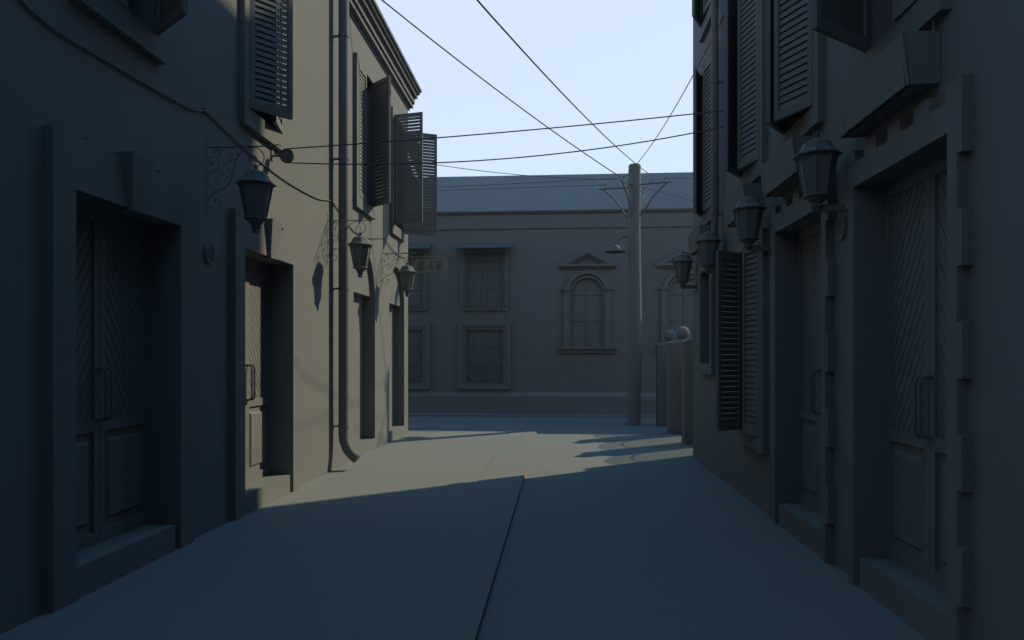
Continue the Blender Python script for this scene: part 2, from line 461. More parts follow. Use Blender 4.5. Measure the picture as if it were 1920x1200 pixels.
# window boxes
def window_box(y0, y1, label):
    zt, zb = 3.462, 3.165; xf, xb = 1.948, XR-0.004
    t = thing('window_box', label, 'window box', (xb, (y0+y1)/2, zb), 'window boxes under the first floor windows of the right house')
    tk = 0.03
    for ya in (y0, y1-tk):
        a = MB(); a.prism([(xb, ya, zb), (1.995, ya, zb-.004), (xf+.012, ya, zt), (xb, ya, zt)], (0, tk, 0))
        obj('end_board', a, WOOD, t)
    f = MB(); zm = zb + .55*(zt-zb)      # front of three boards, gaping towards the bottom where they have warped
    fx = lambda z: xf + (1.985-xf)*(zt-z)/(zt-zb)
    def board(poly):
        f.frustum([(fx(z), y, z) for y, z in poly], [(fx(z)+.014, y, z) for y, z in poly])
    g = .016
    board([(y0, zb-.006), (y0+.022, zb-.004), (y0+.026, zm), (y0+.026, zt), (y0, zt)])
    board([(y0+.022+g, zb+.002), (y1-.10-g, zb+.002), (y1-.10, zm), (y1-.10, zt), (y0+.026, zt), (y0+.026, zm)])
    board([(y1-.10, zb-.004), (y1, zb-.006), (y1, zt), (y1-.10, zt), (y1-.10, zm)])
    obj('front_board', f, WOOD, t)
    b = MB(); b.box(2.03, xb-.002, y0+tk, y1-tk, zb+.004, zb+.03); b.box(xb-.02, xb, y0+tk, y1-tk, zb+.03, zt-.01)
    obj('base_board', b, WOOD, t)
    s = MB(); s.box(xf+.03, xb-.02, y0+tk, y1-tk, zt-.06, zt-.045); obj('soil', s, PAVE, t)
    for y in (y0+.02, y1-.02):
        h = MB(); h.tube([(2.135, y, zt-.02), (2.135, y, 3.54)], 0.007, 6); obj('hanger_rod', h, IRON, t)
window_box(4.05, 5.02, 'tapered window box over the nearest right-hand door')
window_box(5.905, 6.83, 'tapered window box behind the largest right-hand lantern')
window_box(7.46, 8.37, 'tapered window box above the black open shutter, behind the middle right lanterns')
window_box(9.75, 10.62, 'tapered window box nearest the far end of the right house')

# ------------------------------------------------------------------ wall lanterns
def lantern_parts(t, x):
    """lantern body hung with its rim at z=0 and centre x from the wall (local coordinates)"""
    c = (x, 0, 0); ro = PI/8
    m = MB(); m.lathe([(0.146, -.020), (0.178, -.006), (0.176, .004), (0.150, .018), (0.128, .040), (0.112, .066), (0.100, .092), (0.076, .110),
                       (0.040, .119), (0.034, .127), (0.020, .134), (0.012, .140)], c, 8, ro)
    cap = obj('lantern_roof', m, IRON, t, local=True)
    f = MB(); f.lathe([(0.012, .138), (0.020, .146), (0.021, .153), (0.009, .160), (0.015, .168), (0.013, .175), (0.003, .186)], c, 12)
    obj('finial', f, IRON, cap, local=True, smooth=True)
    b = MB()
    for k in range(8):
        a = ro + 2*PI*k/8
        b.tube([(x+.143*math.cos(a), .143*math.sin(a), -.018), (x+.088*math.cos(a), .088*math.sin(a), -.312)], 0.006, 5)
    obj('glazing_bars', b, IRON, t, local=True)
    g = MB(); g.lathe([(0.139, -.019), (0.085, -.312)], c, 8, ro); obj('lantern_glass', g, GLASS, t, local=True)
    return c, ro

def bracket_mb():
    S = 1264.0
    def L(P): return [((x-107)/S, 0, (165-y)/S) for x, y in P]
    m = MB()
    m.tube([(0, 0, .10), (0, 0, -.617)], 0.0048, 6)
    m.tube(L([(107, 165), (900, 163), (940, 152), (965, 152), (1000, 166)]), [.0062, .0062, .0055, .004, .002], 6)
    curves = [
        [(210,808),(200,792),(215,768),(245,768),(268,788),(272,820),(252,852),(212,866),(165,855),(132,822),(125,782),(145,737),(190,703),(250,668),(310,645),
         (360,610),(395,555),(420,480),(440,400),(460,320),(490,265),(540,212),(600,182),(670,172),(735,195),(780,250),(792,305),(768,358),(722,388),(670,388),(630,365),
         (615,325),(630,290),(665,275),(698,288),(708,318),(692,340),(668,336),(660,316)],
        [(243,512),(228,500),(213,516),(222,540),(255,547),(288,520),(292,480),(268,447),(225,435),(180,445),(145,477),(125,530),(130,585),(160,630),(210,652),(262,652)],
        [(205,203),(216,212),(224,200),(213,186),(193,191),(182,212),(194,228),(222,226),(236,200)],
        [(236,200),(222,180),(240,178),(262,205),(270,235),(258,280),(256,320)],
        [(170,335),(160,343),(165,357),(183,350),(186,328),(168,315),(146,328),(143,352),(162,368),(190,358),(194,335)],
        [(125,340),(130,305),(160,280),(195,278),(232,296),(255,330),(263,372),(248,412),(215,432)],
        [(256,320),(255,270),(275,215),(320,185),(380,172),(440,186),(475,228),(474,275),(452,308),(415,318),(375,302),(358,268),(372,240),(400,236),(420,255),(413,278),(393,277)],
        [(470,285),(430,318),(370,338),(320,372),(293,420),(292,465),(320,496),(365,505),(402,485),(407,450),(385,426),(355,432),(346,455),(360,470),(376,458)],
    ]
    for i, c in enumerate(curves):
        m.tube(catmull(L(c), 4), 0.0046 if i == 0 else 0.0036, 5)
    return m

def lantern_left(Y, label):
    t = thing('wall_lantern', label, 'lantern', (XL, Y, 3.515), 'lanterns on scrolled brackets along the left house')
    b = obj('scroll_bracket', bracket_mb(), IRON, t, local=True, smooth=True)
    x = 0.466
    e = bpy.data.objects.new('lantern', None)
    sub = []
    c, ro = lantern_parts(t, x)
    for ch in t.children:
        if ch.name.split('.')[0] in ('lantern_roof', 'glazing_bars', 'lantern_glass'): ch.location.z = -0.343
    bpy.data.objects.remove(e)
    z0 = -.343
    m = MB(); m.lathe([(0.103, -.306), (0.106, -.316), (0.088, -.326), (0.072, -.336), (0.055, -.358), (0.042, -.372), (0.040, -.384), (0.048, -.388), (0.046, -.394), (0.033, -.400), (0.033, -.446)], (x, 0, z0), 16, ro)
    obj('lantern_base', m, IRON, t, local=True)
    return t
lanL = lantern_left(6.02, 'largest lantern on a scrolled bracket, half against the dark wall')
dup(lanL, (XL, 9.27, 3.495), 'scroll-bracket lantern hanging just right of the drainpipe')
dup(lanL, (XL, 12.18, 3.485), 'scroll-bracket lantern hanging in front of the BAR sign')

def lantern_right(Y, label):
    t = thing('wall_lantern', label, 'lantern', (XR, Y, 3.13), 'lanterns on bar brackets along the right house')
    x = -0.22
    c, ro = lantern_parts(t, x)
    m = MB(); m.lathe([(0.100, -.300), (0.104, -.312), (0.082, -.325), (0.066, -.338), (0.048, -.352), (0.036, -.362), (0.034, -.372), (0.052, -.378), (0.050, -.386), (0.010, -.426)], c, 16, ro)
    obj('lantern_base', m, IRON, t, local=True)
    a = MB(); a.box(x+.015, -.012, -.02, .02, -.428, -.376); a.box(-.012, 0.004, -.035, .035, -.47, -.34)
    obj('bracket_arm', a, IRON, t, local=True)
    return t
lanR = lantern_right(5.33, 'largest lantern on a bar bracket, beside the 45 plaque')
dup(lanR, (XR, 7.21, 3.13), 'lantern on a bar bracket over the black open shutter')
dup(lanR, (XR, 9.14, 3.125), 'lantern on a bar bracket in front of the right drainpipe')
dup(lanR, (XR, 11.01, 3.12), 'smallest lantern on a bar bracket, at the far corner of the right house')

# ------------------------------------------------------------------ drainpipes
def downpipe(X, Y, r, z1, label, clamps, wallX, shoe):
    t = thing('drainpipe', label, 'drainpipe', (X, Y, 0))
    m = MB()
    s = 1 if wallX < X else -1
    if shoe:
        P = [(X, Y, z1), (X, Y, 3), (X, Y, .62), (X, Y, 0.50)] + [(X + s*0.40*(1-math.cos(a)), Y+.0, 0.50-0.40*math.sin(a)) for a in [math.radians(d) for d in (12, 24, 36, 48, 60)]]
        m.tube(P, [r]*len(P), 20)
    else:
        P = [(X, Y, z1), (X, Y, 3), (X, Y, 2.66)] + [(X - s*0.12*(1-math.cos(a)), Y, 2.66-0.12*math.sin(a)) for a in (.4, .8, 1.2, 1.57)]
        m.tube(P, r, 16)
    obj('pipe', m, IRON, t, smooth=True)
    for z in clamps:
        c = MB(); c.lathe([(r+.001, -.022), (r+.006, -.022), (r+.006, .022), (r+.001, .022)], (X, Y, z), 20)
        x0, x1 = sorted((X - s*r, wallX)); c.box(x0-.003, x1+.003, Y-.012, Y+.012, z-.012, z+.012)
        obj('clamp', c, IRON, t)
downpipe(-3.075, 9.54, 0.073, 6.90, 'round drainpipe with a kicked-out foot on the sunlit left wall', [0.62, 2.58, 4.43, 6.18], XL, True)
downpipe(2.065, 9.30, 0.047, 9.7, 'straight drainpipe high on the right house near its far end', [3.52, 5.28, 7.4], XR, False)

# ------------------------------------------------------------------ plaques with numbers, BAR sign
GL = {
 '4': [[(.62,0),(.62,1)],[(.62,1),(.0,.32)],[(.0,.32),(.85,.32)]],
 '5': [[(.75,1),(.15,1)],[(.15,1),(.08,.56)],[(.08,.56),(.30,.63),(.55,.60),(.74,.42),(.74,.24),(.58,.05),(.32,0),(.05,.12)]],
 '8': [[(.42,.54),(.16,.66),(.14,.86),(.42,1),(.70,.86),(.68,.66),(.42,.54),(.10,.38),(.08,.14),(.42,0),(.76,.14),(.74,.38),(.42,.54)]],
}
def numerals(txt, h, r):
    m = MB(); x = 0
    for ch in txt:
        for st in GL[ch]: m.tube([(0, x + p[0]*h*.62, p[1]*h) for p in (catmull([(a, b, 0) for a, b in st], 4) if len(st) > 2 else st)], r, 6)
        x += h*.66
    w = x - h*.14
    m.v = [(a, b - w/2, c - h/2) for a, b, c in m.v]; return m
def plaque(X, s, Y, z, ry, rz, txt, label):
    t = thing('house_number', label, 'house number', (X, Y, z), None)
    m = MB()
    N = 32
    def loop(q, d): return [(X+s*d, Y+ry*q*math.cos(2*PI*k/N), z+rz*q*math.sin(2*PI*k/N)) for k in range(N)]
    m.frustum(loop(1, -.002), loop(1, .014)); m.ring(loop(1, .014), loop(.88, .014), (s*.006, 0, 0))
    obj('plate', m, STONE, t)
    n = numerals(txt, rz*.95, 0.0060)
    n.v = [(X+s*(.016)+a, Y + (-b if s > 0 else b)*(-1 if s > 0 else -1), z+c) for a, b, c in n.v]
    if s > 0: n.v = [(a, b, c) for a, b, c in n.v]
    obj('numerals', n, STONE, t)
plaque(XL, 1, 6.055, 2.553, .082, .095, '48', 'oval number 48 plaque on the dark left wall between the doors')
plaque(XR, -1, 5.405, 2.598, .080, .100, '45', 'oval number 45 plaque between the two right-hand doors')

bs = thing('bar_sign', 'flat BAR signboard with notched corners hung from an iron arm', 'sign', (XL, 14.2, 3.7))
m = MB(); m.tube([(XL-.01, 14.2, 3.72), (-2.42, 14.2, 3.712), (-2.33, 14.2, 3.722), (-2.24, 14.2, 3.738)], [.008, .008, .006, .002], 6)
for x in (-3.0, -2.48): m.tube([(x, 14.2, 3.715), (x, 14.2, 3.655)], 0.004, 5)
obj('sign_arm', m, IRON, bs)
x0, x1, z0, z1, n = -3.116, -2.368, 3.38, 3.665, .055
P = []
for cx_, cz_, a0 in ((x1, z0, 180), (x1, z1, 270), (x0, z1, 0), (x0, z0, 90)):
    for q in range(5):
        an = math.radians(a0 - q*22.5); P.append((cx_ + n*math.cos(an), cz_ + n*math.sin(an)))
m = MB(); m.prism([(x, 14.185, z) for x, z in P], (0, .012, 0)); obj('signboard', m, SIGN, bs)
def ribbon(m, pts, w0, y, dy, sl=.22):
    """flat pen strokes in the x-z plane, each with its own width"""
    for (a, b, w) in pts:
        a = Vector(a); b = Vector(b); d = (b-a).normalized(); nrm = Vector((-d.y, d.x))*w/2
        q = [a+nrm, b+nrm, b-nrm, a-nrm]
        m.prism([(p.x + sl*p.y, y, p.y) for p in q], (0, dy, 0))
def arcp(cx, cz, rx, rz, a0, a1, w0, w1, n=8):
    out = []
    for i in range(n):
        t0, t1 = a0+(a1-a0)*i/n, a0+(a1-a0)*(i+1)/n
        tm = (t0+t1)/2; w = w0 + (w1-w0)*abs(math.cos(math.radians(tm)))
        out.append(((cx+rx*math.cos(math.radians(t0)), cz+rz*math.sin(math.radians(t0))), (cx+rx*math.cos(math.radians(t1)), cz+rz*math.sin(math.radians(t1))), w))
    return out
LT = {
 'B': [((.02,0),(.02,.16),.022),((-.015,.0025),(.06,.0025),.006),((-.015,.1575),(.06,.1575),.006),((.02,.083),(.06,.083),.006)] + arcp(.055,.121,.032,.036,-90,90,.006,.018) + arcp(.058,.042,.040,.040,-90,90,.006,.020),
 'A': [((-.028,0),(.040,.16),.008),((.040,.165),(.088,0),.020),((-.005,.055),(.068,.055),.006),((-.045,.0025),(-.010,.0025),.006),((.066,.0025),(.110,.0025),.006)],
 'R': [((.02,0),(.02,.16),.022),((-.012,.0025),(.045,.0025),.006),((-.012,.1575),(.06,.1575),.006),((.02,.078),(.06,.078),.006)] + arcp(.055,.118,.036,.039,-90,90,.006,.018) + [((.048,.078),(.098,.002),.018),((.088,.0025),(.115,.0025),.006)],
}
m = MB()
for ch, x in (('B', -2.985), ('A', -2.775), ('R', -2.595)):
    q = MB(); ribbon(q, LT[ch], 0, 0, .006)
    m.add([(a+x, 14.185-.0045+b, c+3.447) for a, b, c in q.v], q.f)
obj('lettering', m, LETSHADE, bs)

# ------------------------------------------------------------------ long building across the end
YW = 19.45
Fb = thing('long_building', 'long low shaded building across the end of the street with a plain pitched roof', 'building', (0, 24, 0))
FX0, FX1 = -32, 32
def hole_grid(mb, Y, x0, x1, z0, z1, hs):
    xs = sorted({x0, x1, *[h[0] for h in hs], *[h[1] for h in hs]}); zs = sorted({z0, z1, *[h[2] for h in hs], *[h[3] for h in hs]})
    for i in range(len(xs)-1):
        for j in range(len(zs)-1):
            x, z = (xs[i]+xs[i+1])/2, (zs[j]+zs[j+1])/2
            if not any(h[0] < x < h[1] and h[2] < z < h[3] for h in hs):
                mb.quad((xs[i], Y, zs[j]), (xs[i+1], Y, zs[j]), (xs[i+1], Y, zs[j+1]), (xs[i], Y, zs[j+1]))
    for xa, xb, za, zb in hs:
        B = Y+.22
        mb.quad((xa, Y, za), (xa, B, za), (xa, B, zb), (xa, Y, zb)); mb.quad((xb, Y, za), (xb, B, za), (xb, B, zb), (xb, Y, zb))
        mb.quad((xa, Y, za), (xa, B, za), (xb, B, za), (xb, Y, za)); mb.quad((xa, Y, zb), (xa, B, zb), (xb, B, zb), (xb, Y, zb))
        mb.quad((xa, B, za), (xb, B, za), (xb, B, zb), (xa, B, zb))
colx = [-2.155, -4.485]         # barred window columns
archx = [0.769, 3.50]
bw = .535                       # half width of a barred opening
rows = [(3.03, 4.62), (0.855, 2.44)]
hs = [(x-bw, x+bw, za, zb) for x in colx for za, zb in rows]
AR = .45; ASZ, ATZ, ASP = 1.89, 3.86, 3.40
hs2 = [(x-AR-.01, x+AR+.01, ASZ, ATZ+.02) for x in archx]
m = MB()
hole_grid(m, YW, FX0, FX1, -.15, 5.5, hs)
# arched openings are cut in a second pass: rebuild grid with both
m = MB()
allh = hs + [(x-AR, x+AR, ASZ, ASP+AR) for x in archx]
hole_grid(m, YW, FX0, FX1, -.15, 5.75, allh)
for x in archx:
    N = 20; arc = [(x - AR*math.cos(PI*k/N), ASP + AR*math.sin(PI*k/N)) for k in range(N+1)]
    for k in range(N):
        (x1, z1), (x2, z2) = arc[k], arc[k+1]
        m.quad((x1, YW, z1), (x2, YW, z2), (x2, YW, ASP+AR), (x1, YW, ASP+AR))
        m.quad((x1, YW, z1), (x2, YW, z2), (x2, YW+.2, z2), (x1, YW+.2, z1))
m.quad((FX0, YW, -.15), (FX0, 29, -.15), (FX0, 29, 5.75), (FX0, YW, 5.75)); m.quad((FX1, YW, -.15), (FX1, 29, -.15), (FX1, 29, 5.75), (FX1, YW, 5.75))
m.quad((FX0, 29, -.15), (FX1, 29, -.15), (FX1, 29, 5.75), (FX0, 29, 5.75))
obj('wall', m, PLASTER, Fb, recalc=False)
r = MB(); r.prism([(FX0-.1, 19.36, 5.772), (FX0-.1, 20.36, 7.035), (FX0-.1, 24.2, 7.06), (FX0-.1, 29.2, 5.772)], (FX1-FX0+.2, 0, 0)); obj('roof', r, ROOF, Fb)
c = MB(); c.prism([(FX0-.05, y, z) for y, z in [(YW+.02, 5.66), (19.41, 5.66), (19.41, 5.69), (19.36, 5.70), (19.36, 5.725), (19.33, 5.735), (19.33, 5.768), (YW+.02, 5.77)]], (FX1-FX0+.1, 0, 0)); obj('eaves_moulding', c, STONE, Fb)
c = MB(); c.box(FX0-.02, FX1+.02, YW-.035, YW+.01, 5.27, 5.658); obj('frieze_band', c, STONE, Fb)
c = MB(); c.prism([(FX0-.02, y, z) for y, z in [(YW+.01, -.12), (YW-.09, -.12), (YW-.09, .50), (YW-.005, .60), (YW+.01, .60)]], (FX1-FX0+.04, 0, 0)); obj('plinth', c, STONE, Fb)

def rect_ring(m, x0, x1, z0, z1, w, wb, y0, y1):
    o = [(x0, y0, z0), (x1, y0, z0), (x1, y0, z1), (x0, y0, z1)]
    i = [(x0+w, y0, z0+wb), (x1-w, y0, z0+wb), (x1-w, y0, z1-w), (x0+w, y0, z1-w)]
    m.ring(o, i, (0, y1-y0, 0))
def casement(w, xa, xb, za, zb, rowz):
    c = MB(); Y = YW+.045; xm = (xa+xb)/2
    rect_ring(c, xa, xb, za, zb, .04, .04, Y, Y+.05)
    c.box(xm-.028, xm+.028, Y+.002, Y+.048, za+.04, zb-.04)
    for z in rowz:
        c.box(xa+.04, xm-.028, Y+.006, Y+.045, z-.022, z+.022); c.box(xm+.028, xb-.04, Y+.006, Y+.045, z-.022, z+.022)
    obj('glazing_bars', c, WOOD, w)
    g = MB(); g.box(xa+.03, xb-.03, Y+.03, Y+.036, za+.03, zb-.03); obj('pane', g, GLASS, w)
for x in colx:
    # upper window with awning and bellied grille
    za, zb = rows[0]; m = MB()
    rect_ring(m, x-.675, x+.675, 2.94, 4.735, .075, .075, YW-.06, YW+.005)
    rect_ring(m, x-.60, x+.60, 3.015, 4.66, .066, .016, YW-.03, YW+.005)
    w = obj('barred_window', m, STONE, Fb)
    casement(w, x-bw, x+bw, za, zb, [za+(zb-za)*.34, za+(zb-za)*.68])
    g = MB()
    for k in range(9):
        xx = x - .48 + .12*k
        P = [(xx, YW-.02, 4.64), (xx, YW-.03, 4.20), (xx, YW-.04, 4.10), (xx, YW-.12, 3.80), (xx, YW-.21, 3.55), (xx, YW-.24, 3.30), (xx, YW-.23, 3.10), (xx, YW-.12, 3.03), (xx, YW-.01, 3.02)]
        g.tube(catmull(P, 3), 0.0095, 5)
    g.tube([(x-.6, YW-.01, 4.385), (x-.3, YW-.045, 4.39), (x, YW-.05, 4.392), (x+.3, YW-.045, 4.39), (x+.6, YW-.01, 4.385)], .013, 5)
    g.tube([(x-.6, YW-.01, 3.06), (x-.55, YW-.22, 3.07), (x, YW-.245, 3.07), (x+.55, YW-.22, 3.07), (x+.6, YW-.01, 3.06)], .010, 5)
    obj('grille', g, IRON, w)
    a = MB(); a.prism([(x-.80, YW+.005, 4.86), (x-.80, YW-.02, 4.86), (x-.80, YW-.42, 4.69), (x-.80, YW-.42, 4.665), (x-.80, YW-.39, 4.67), (x-.80, YW+.005, 4.83)], (1.60, 0, 0))
    obj('awning', a, AWN, w)
    # lower window with sunburst grille
    za, zb = rows[1]; m = MB()
    rect_ring(m, x-.745, x+.745, .685, 2.60, .09, .11, YW-.07, YW+.005)
    rect_ring(m, x-.655, x+.655, .795, 2.51, .055, .045, YW-.05, YW+.005)
    rect_ring(m, x-.60, x+.60, .84, 2.455, .063, .014, YW-.02, YW+.005)
    w = obj('lower_window', m, STONE, Fb)
    casement(w, x-bw, x+bw, za, zb, [za+(zb-za)*.335, za+(zb-za)*.675])
    g = MB(); cx, cz = x-bw+.0, za+.01; R0 = .22; Y = YW-.005
    arcq = [(cx + R0*math.cos(PI/2*k/10), Y, cz + R0*math.sin(PI/2*k/10)) for k in range(11)]
    g.tube(arcq, .013, 5)
    for k in range(21):
        an = math.radians(2 + 86*k/20)
        L = min((2*bw)/max(math.cos(an), 1e-6), (zb-za-.01)/max(math.sin(an), 1e-6))
        g.tube([(cx+R0*math.cos(an), Y, cz+R0*math.sin(an)), (cx+L*math.cos(an), Y, cz+L*math.sin(an))], .0085, 4)
    obj('sunburst_grille', g, IRON, w)
for x in archx:
    m = MB(); y0 = YW+.005
    def pr(poly, d): m.prism([(x+a, y0, b) for a, b in poly], (0, -d-.005, 0))
    # pilasters, capitals, arch ring, sill, pediment
    for sg in (-1, 1):
        pr([(sg*.665, ASZ), (sg*.50, ASZ), (sg*.50, 3.48), (sg*.665, 3.48)], .06)
        pr([(sg*.50, ASZ), (sg*.452, ASZ), (sg*.452, 3.40), (sg*.50, 3.40)], .03)
        pr([(sg*.69, 3.48), (sg*.462, 3.48), (sg*.462, 3.515), (sg*.69, 3.515)], .075)
        pr([(sg*.735, 3.515), (sg*.452, 3.515), (sg*.452, 3.575), (sg*.735, 3.575)], .10)
    def arcring(r0, r1, d, base):
        N = 24
        o = [(x - r1*math.cos(PI*k/N), y0, base + r1*math.sin(PI*k/N)) for k in range(N+1)]
        i = [(x - r0*math.cos(PI*k/N), y0, base + r0*math.sin(PI*k/N)) for k in range(N+1)]
        m.strip(o, i, (0, -d-.005, 0))
    arcring(.505, .625, .07, 3.456); arcring(.452, .504, .035, 3.40)
    pr([(-.81, 1.835), (.81, 1.835), (.81, 1.888), (-.81, 1.888)], .15); pr([(-.745, 1.72), (.745, 1.72), (.77, 1.834), (-.77, 1.834)], .07)
    pr([(-.74, 4.10), (.74, 4.10), (.74, 4.14), (-.74, 4.14)], .05); pr([(-.77, 4.141), (.77, 4.141), (.79, 4.168), (-.79, 4.168)], .09)
    pr([(-.82, 4.169), (.82, 4.169), (.82, 4.235), (-.82, 4.235)], .13)
    for sg in (-1, 1):
        pr([(sg*.80, 4.236), (sg*.60, 4.236), (0, 4.545), (0, 4.64)], .13)
        pr([(sg*.60, 4.236), (sg*.49, 4.236), (0, 4.488), (0, 4.544)], .09)
        pr([(sg*.49, 4.236), (sg*.42, 4.236), (0, 4.452), (0, 4.487)], .05)
    w = obj('arched_window', m, STONE, Fb)
    c = MB(); Y = YW+.035
    c.box(x-.025, x+.025, Y, Y+.04, ASZ, ASP+AR-.01)
    for z in (2.645, 3.385):
        c.box(x-.44, x-.025, Y+.004, Y+.036, z-.018, z+.018); c.box(x+.025, x+.44, Y+.004, Y+.036, z-.018, z+.018)
    obj('glazing_bars', c, WOOD, w)
    N = 20; g = MB(); g.prism([(x-AR, Y+.025, ASZ), (x+AR, Y+.025, ASZ)] + [(x+AR*math.cos(PI*k/N), Y+.025, ASP+AR*math.sin(PI*k/N)) for k in range(N+1)], (0, .01, 0)); obj('pane', g, GLASS, w)

# ------------------------------------------------------------------ gate pillars and railings
pil = None; PX = 2.64; PYs = [11.52, 13.17, 14.97, 16.66]
PLAB = ['square gate pillar touching the far corner of the right house', 'square ball-topped gate pillar nearest the right house, its ball hidden', 'square gate pillar with the larger visible stone ball', 'square gate pillar with a stone ball, farthest along and nearest the pole']
for i, (y, lab) in enumerate(zip(PYs, PLAB)):
    if pil is None:
        pil = thing('gate_pillar', lab, 'gate pillar', (PX, y, ZR), 'ball-topped gate pillars')
        m = MB(); h = .31; g = .175; m.box(-h, h, -g, g, -.05, 1.945); obj('shaft', m, STONE, pil, local=True, bevel=.006)
        m = MB(); m.frustum([(-h, -g, 1.945), (h, -g, 1.945), (h, g, 1.945), (-h, g, 1.945)], [(-.11, -.08, 2.04), (.11, -.08, 2.04), (.11, .08, 2.04), (-.11, .08, 2.04)]); obj('coping', m, STONE, pil, local=True)
        m = MB(); N = 16; m.lathe([(max(.002, .148*math.sin(PI*k/N)), -.148*math.cos(PI*k/N)) for k in range(N+1)], (0, 0, 2.163), 28); obj('ball', m, STONE, pil, local=True, smooth=True)
    else: dup(pil, (PX, y, ZR), lab)
def railing(ya, yb, label):
    t = thing('railing_panel', label, 'railing', (PX, (ya+yb)/2, ZR), 'arched railing panels between the gate pillars')
    c = (ya+yb)/2; w = (yb-ya)/2
    ztop = lambda y, z0, z1: z0 + (z1-z0)*math.sqrt(max(0, 1-((y-c)/w)**2))
    n = 46
    for k in range(n):
        y = ya + (yb-ya)*(k+.5)/n
        b = MB(); b.tube([(PX, y, -0.03), (PX, y, ztop(y, 1.15, 1.86))], .0072, 4)
        obj('bar', b, IRON, t)
    f = MB(); N = 24
    f.tube([(PX, c - w*math.cos(PI*k/N), .75+.67*math.sin(PI*k/N)) for k in range(N+1)], .016, 6)
    f.tube([(PX, c - w*math.cos(PI*k/N), 1.15+.71*math.sin(PI*k/N)) for k in range(N+1)], .008, 6)
    f.box(PX-.015, PX+.015, ya, yb, ZR-.02, .0)
    obj('frame', f, IRON, t)
h = .175
railing(PYs[0]+h, PYs[1]-h, 'arched iron railing between the right house and the next pillar')
railing(PYs[1]+h, PYs[2]-h, 'arched iron railing between the second and third pillars')
railing(PYs[2]+h, PYs[3]-h, 'arched iron railing between the two pillars with visible balls')

# ------------------------------------------------------------------ utility pole, its street lamp
px, py = 1.800, 16.75
up = thing('utility_pole', 'thick round concrete pole with four cross arms standing at the street corner', 'utility pole', (px, py, ZR))
m = MB()
prf = [(px-.008, ZR-.05, .156), (px, .8, .156), (px+.022, 1.6, .156), (px+.034, 2.1, .155), (px+.02, 2.9, .154), (px+.003, 3.8, .153), (px-.004, 4.8, .151), (px+.002, 5.6, .150), (px+.008, 6.22, .148), (px+.008, 6.262, .144), (px+.008, 6.282, .120)]
m.tube([(a, py, z) for a, z, r in prf], [r for a, z, r in prf], 32); obj('shaft', m, STONE, up, smooth=True)
arms = [(-.84, .20, 5.735), (.86, -.18, 5.79), (-.40, -.72, 5.735), (.38, .74, 5.735)]
ends = []
for dx, dy, z in arms:
    L = math.hypot(dx, dy); ux, uy = dx/L, dy/L
    P = lambda q, zz: (px + ux*q, py + uy*q, zz)
    a = MB(); a.tube([P(.12, z), P(L, z+.01)], .020, 4); arm = obj('cross_arm', a, IRON, up)
    b = MB(); b.tube(catmull([P(L-.11, z-.01), P(L-.33, z-.20), P(L-.50, z-.42), P(L-.62, z-.62), P(.13, z-.76)], 5), .022, 6); obj('arm_brace', b, IRON, arm)
    for q in (L-.16, L-.46):
        i = MB(); i.lathe([(.010, 0), (.010, .07), (.018, .075), (.018, .105), (.008, .115)], P(q, z+.01), 8); obj('insulator', i, IRON, arm)
        ends.append(P(q, z+.12))
lp = thing('street_lamp', 'small bell shade lamp on a curved arm fixed to the pole', 'street lamp', (px-.15, py-.02, 4.55))
m = MB(); X0 = px-.15
m.tube(catmull([(X0+.02, py-.02, 4.545), (X0-.07, py-.02, 4.54), (X0-.19, py-.02, 4.50), (X0-.275, py-.02, 4.42), (X0-.305, py-.02, 4.34), (X0-.308, py-.02, 4.30)], 5), .027, 8)
m.lathe([(.045, -.01), (.045, .0)], (X0, py-.02, 4.54), 8)
obj('lamp_arm', m, IRON, lp, smooth=True)
m = MB(); m.lathe([(.030, 4.332), (.070, 4.318), (.100, 4.288), (.116, 4.245), (.126, 4.208), (.170, 4.186), (.262, 4.166), (.264, 4.158), (.20, 4.170), (.10, 4.200)], (X0-.308, py-.02, 0), 24)
obj('lamp_shade', m, IRON, lp, smooth=True)
m = MB(); m.lathe([(.03, 4.20), (.05, 4.16), (.035, 4.13), (.005, 4.12)], (X0-.308, py-.02, 0), 12); obj('bulb', m, GLASS, lp, smooth=True)

# ------------------------------------------------------------------ cables
def sagged(a, b, sag, n=24):
    a = Vector(a); b = Vector(b)
    return [a.lerp(b, i/n) - Vector((0, 0, 4*sag*(i/n)*(1-i/n))) for i in range(n+1)]
def cable(a, b, sag, r, label, cat='cable', group='overhead cables'):
    o = obj('overhead_cable', MB().tube(sagged(a, b, sag), r, 6), CABLE); tag(o, label, cat, group); return o
cable((-2.97, 10.35, 7.30), (1.42, 16.2, 5.84), .10, .012, 'thick cable from the left cornice slanting down to the pole')
cable((-3.2, -1.7, 5.0), (2.28, 16.6, 5.90), .44, .0085, 'cable slanting down from the top middle of the sky to the pole')
cable((XL, 14.28, 5.78), (1.35, 16.4, 5.84), .10, .0075, 'thin cable from the left house corner to the pole')
cable((-30, 17.0, 5.75), (1.15, 16.93, 5.85), .12, .007, 'lower of two thin wires crossing in front of the far roof left of the pole')
cable((-30, 16.6, 5.95), (1.40, 16.25, 5.83), .30, .007, 'upper of two thin wires crossing in front of the far roof left of the pole')
cable((2.50, 16.58, 5.90), (30, 17.2, 5.9), .15, .007, 'level thin wire running right from the pole across the far roof')
cable((2.06, 17.2, 5.85), (9.5, 17.6, 4.4), .20, .007, 'thin wire falling to the right of the pole')
cable((1.45, 16.28, 5.80), (2.165, 9.2, 6.13), .26, .007, 'thin wire climbing from the pole top to the right house')

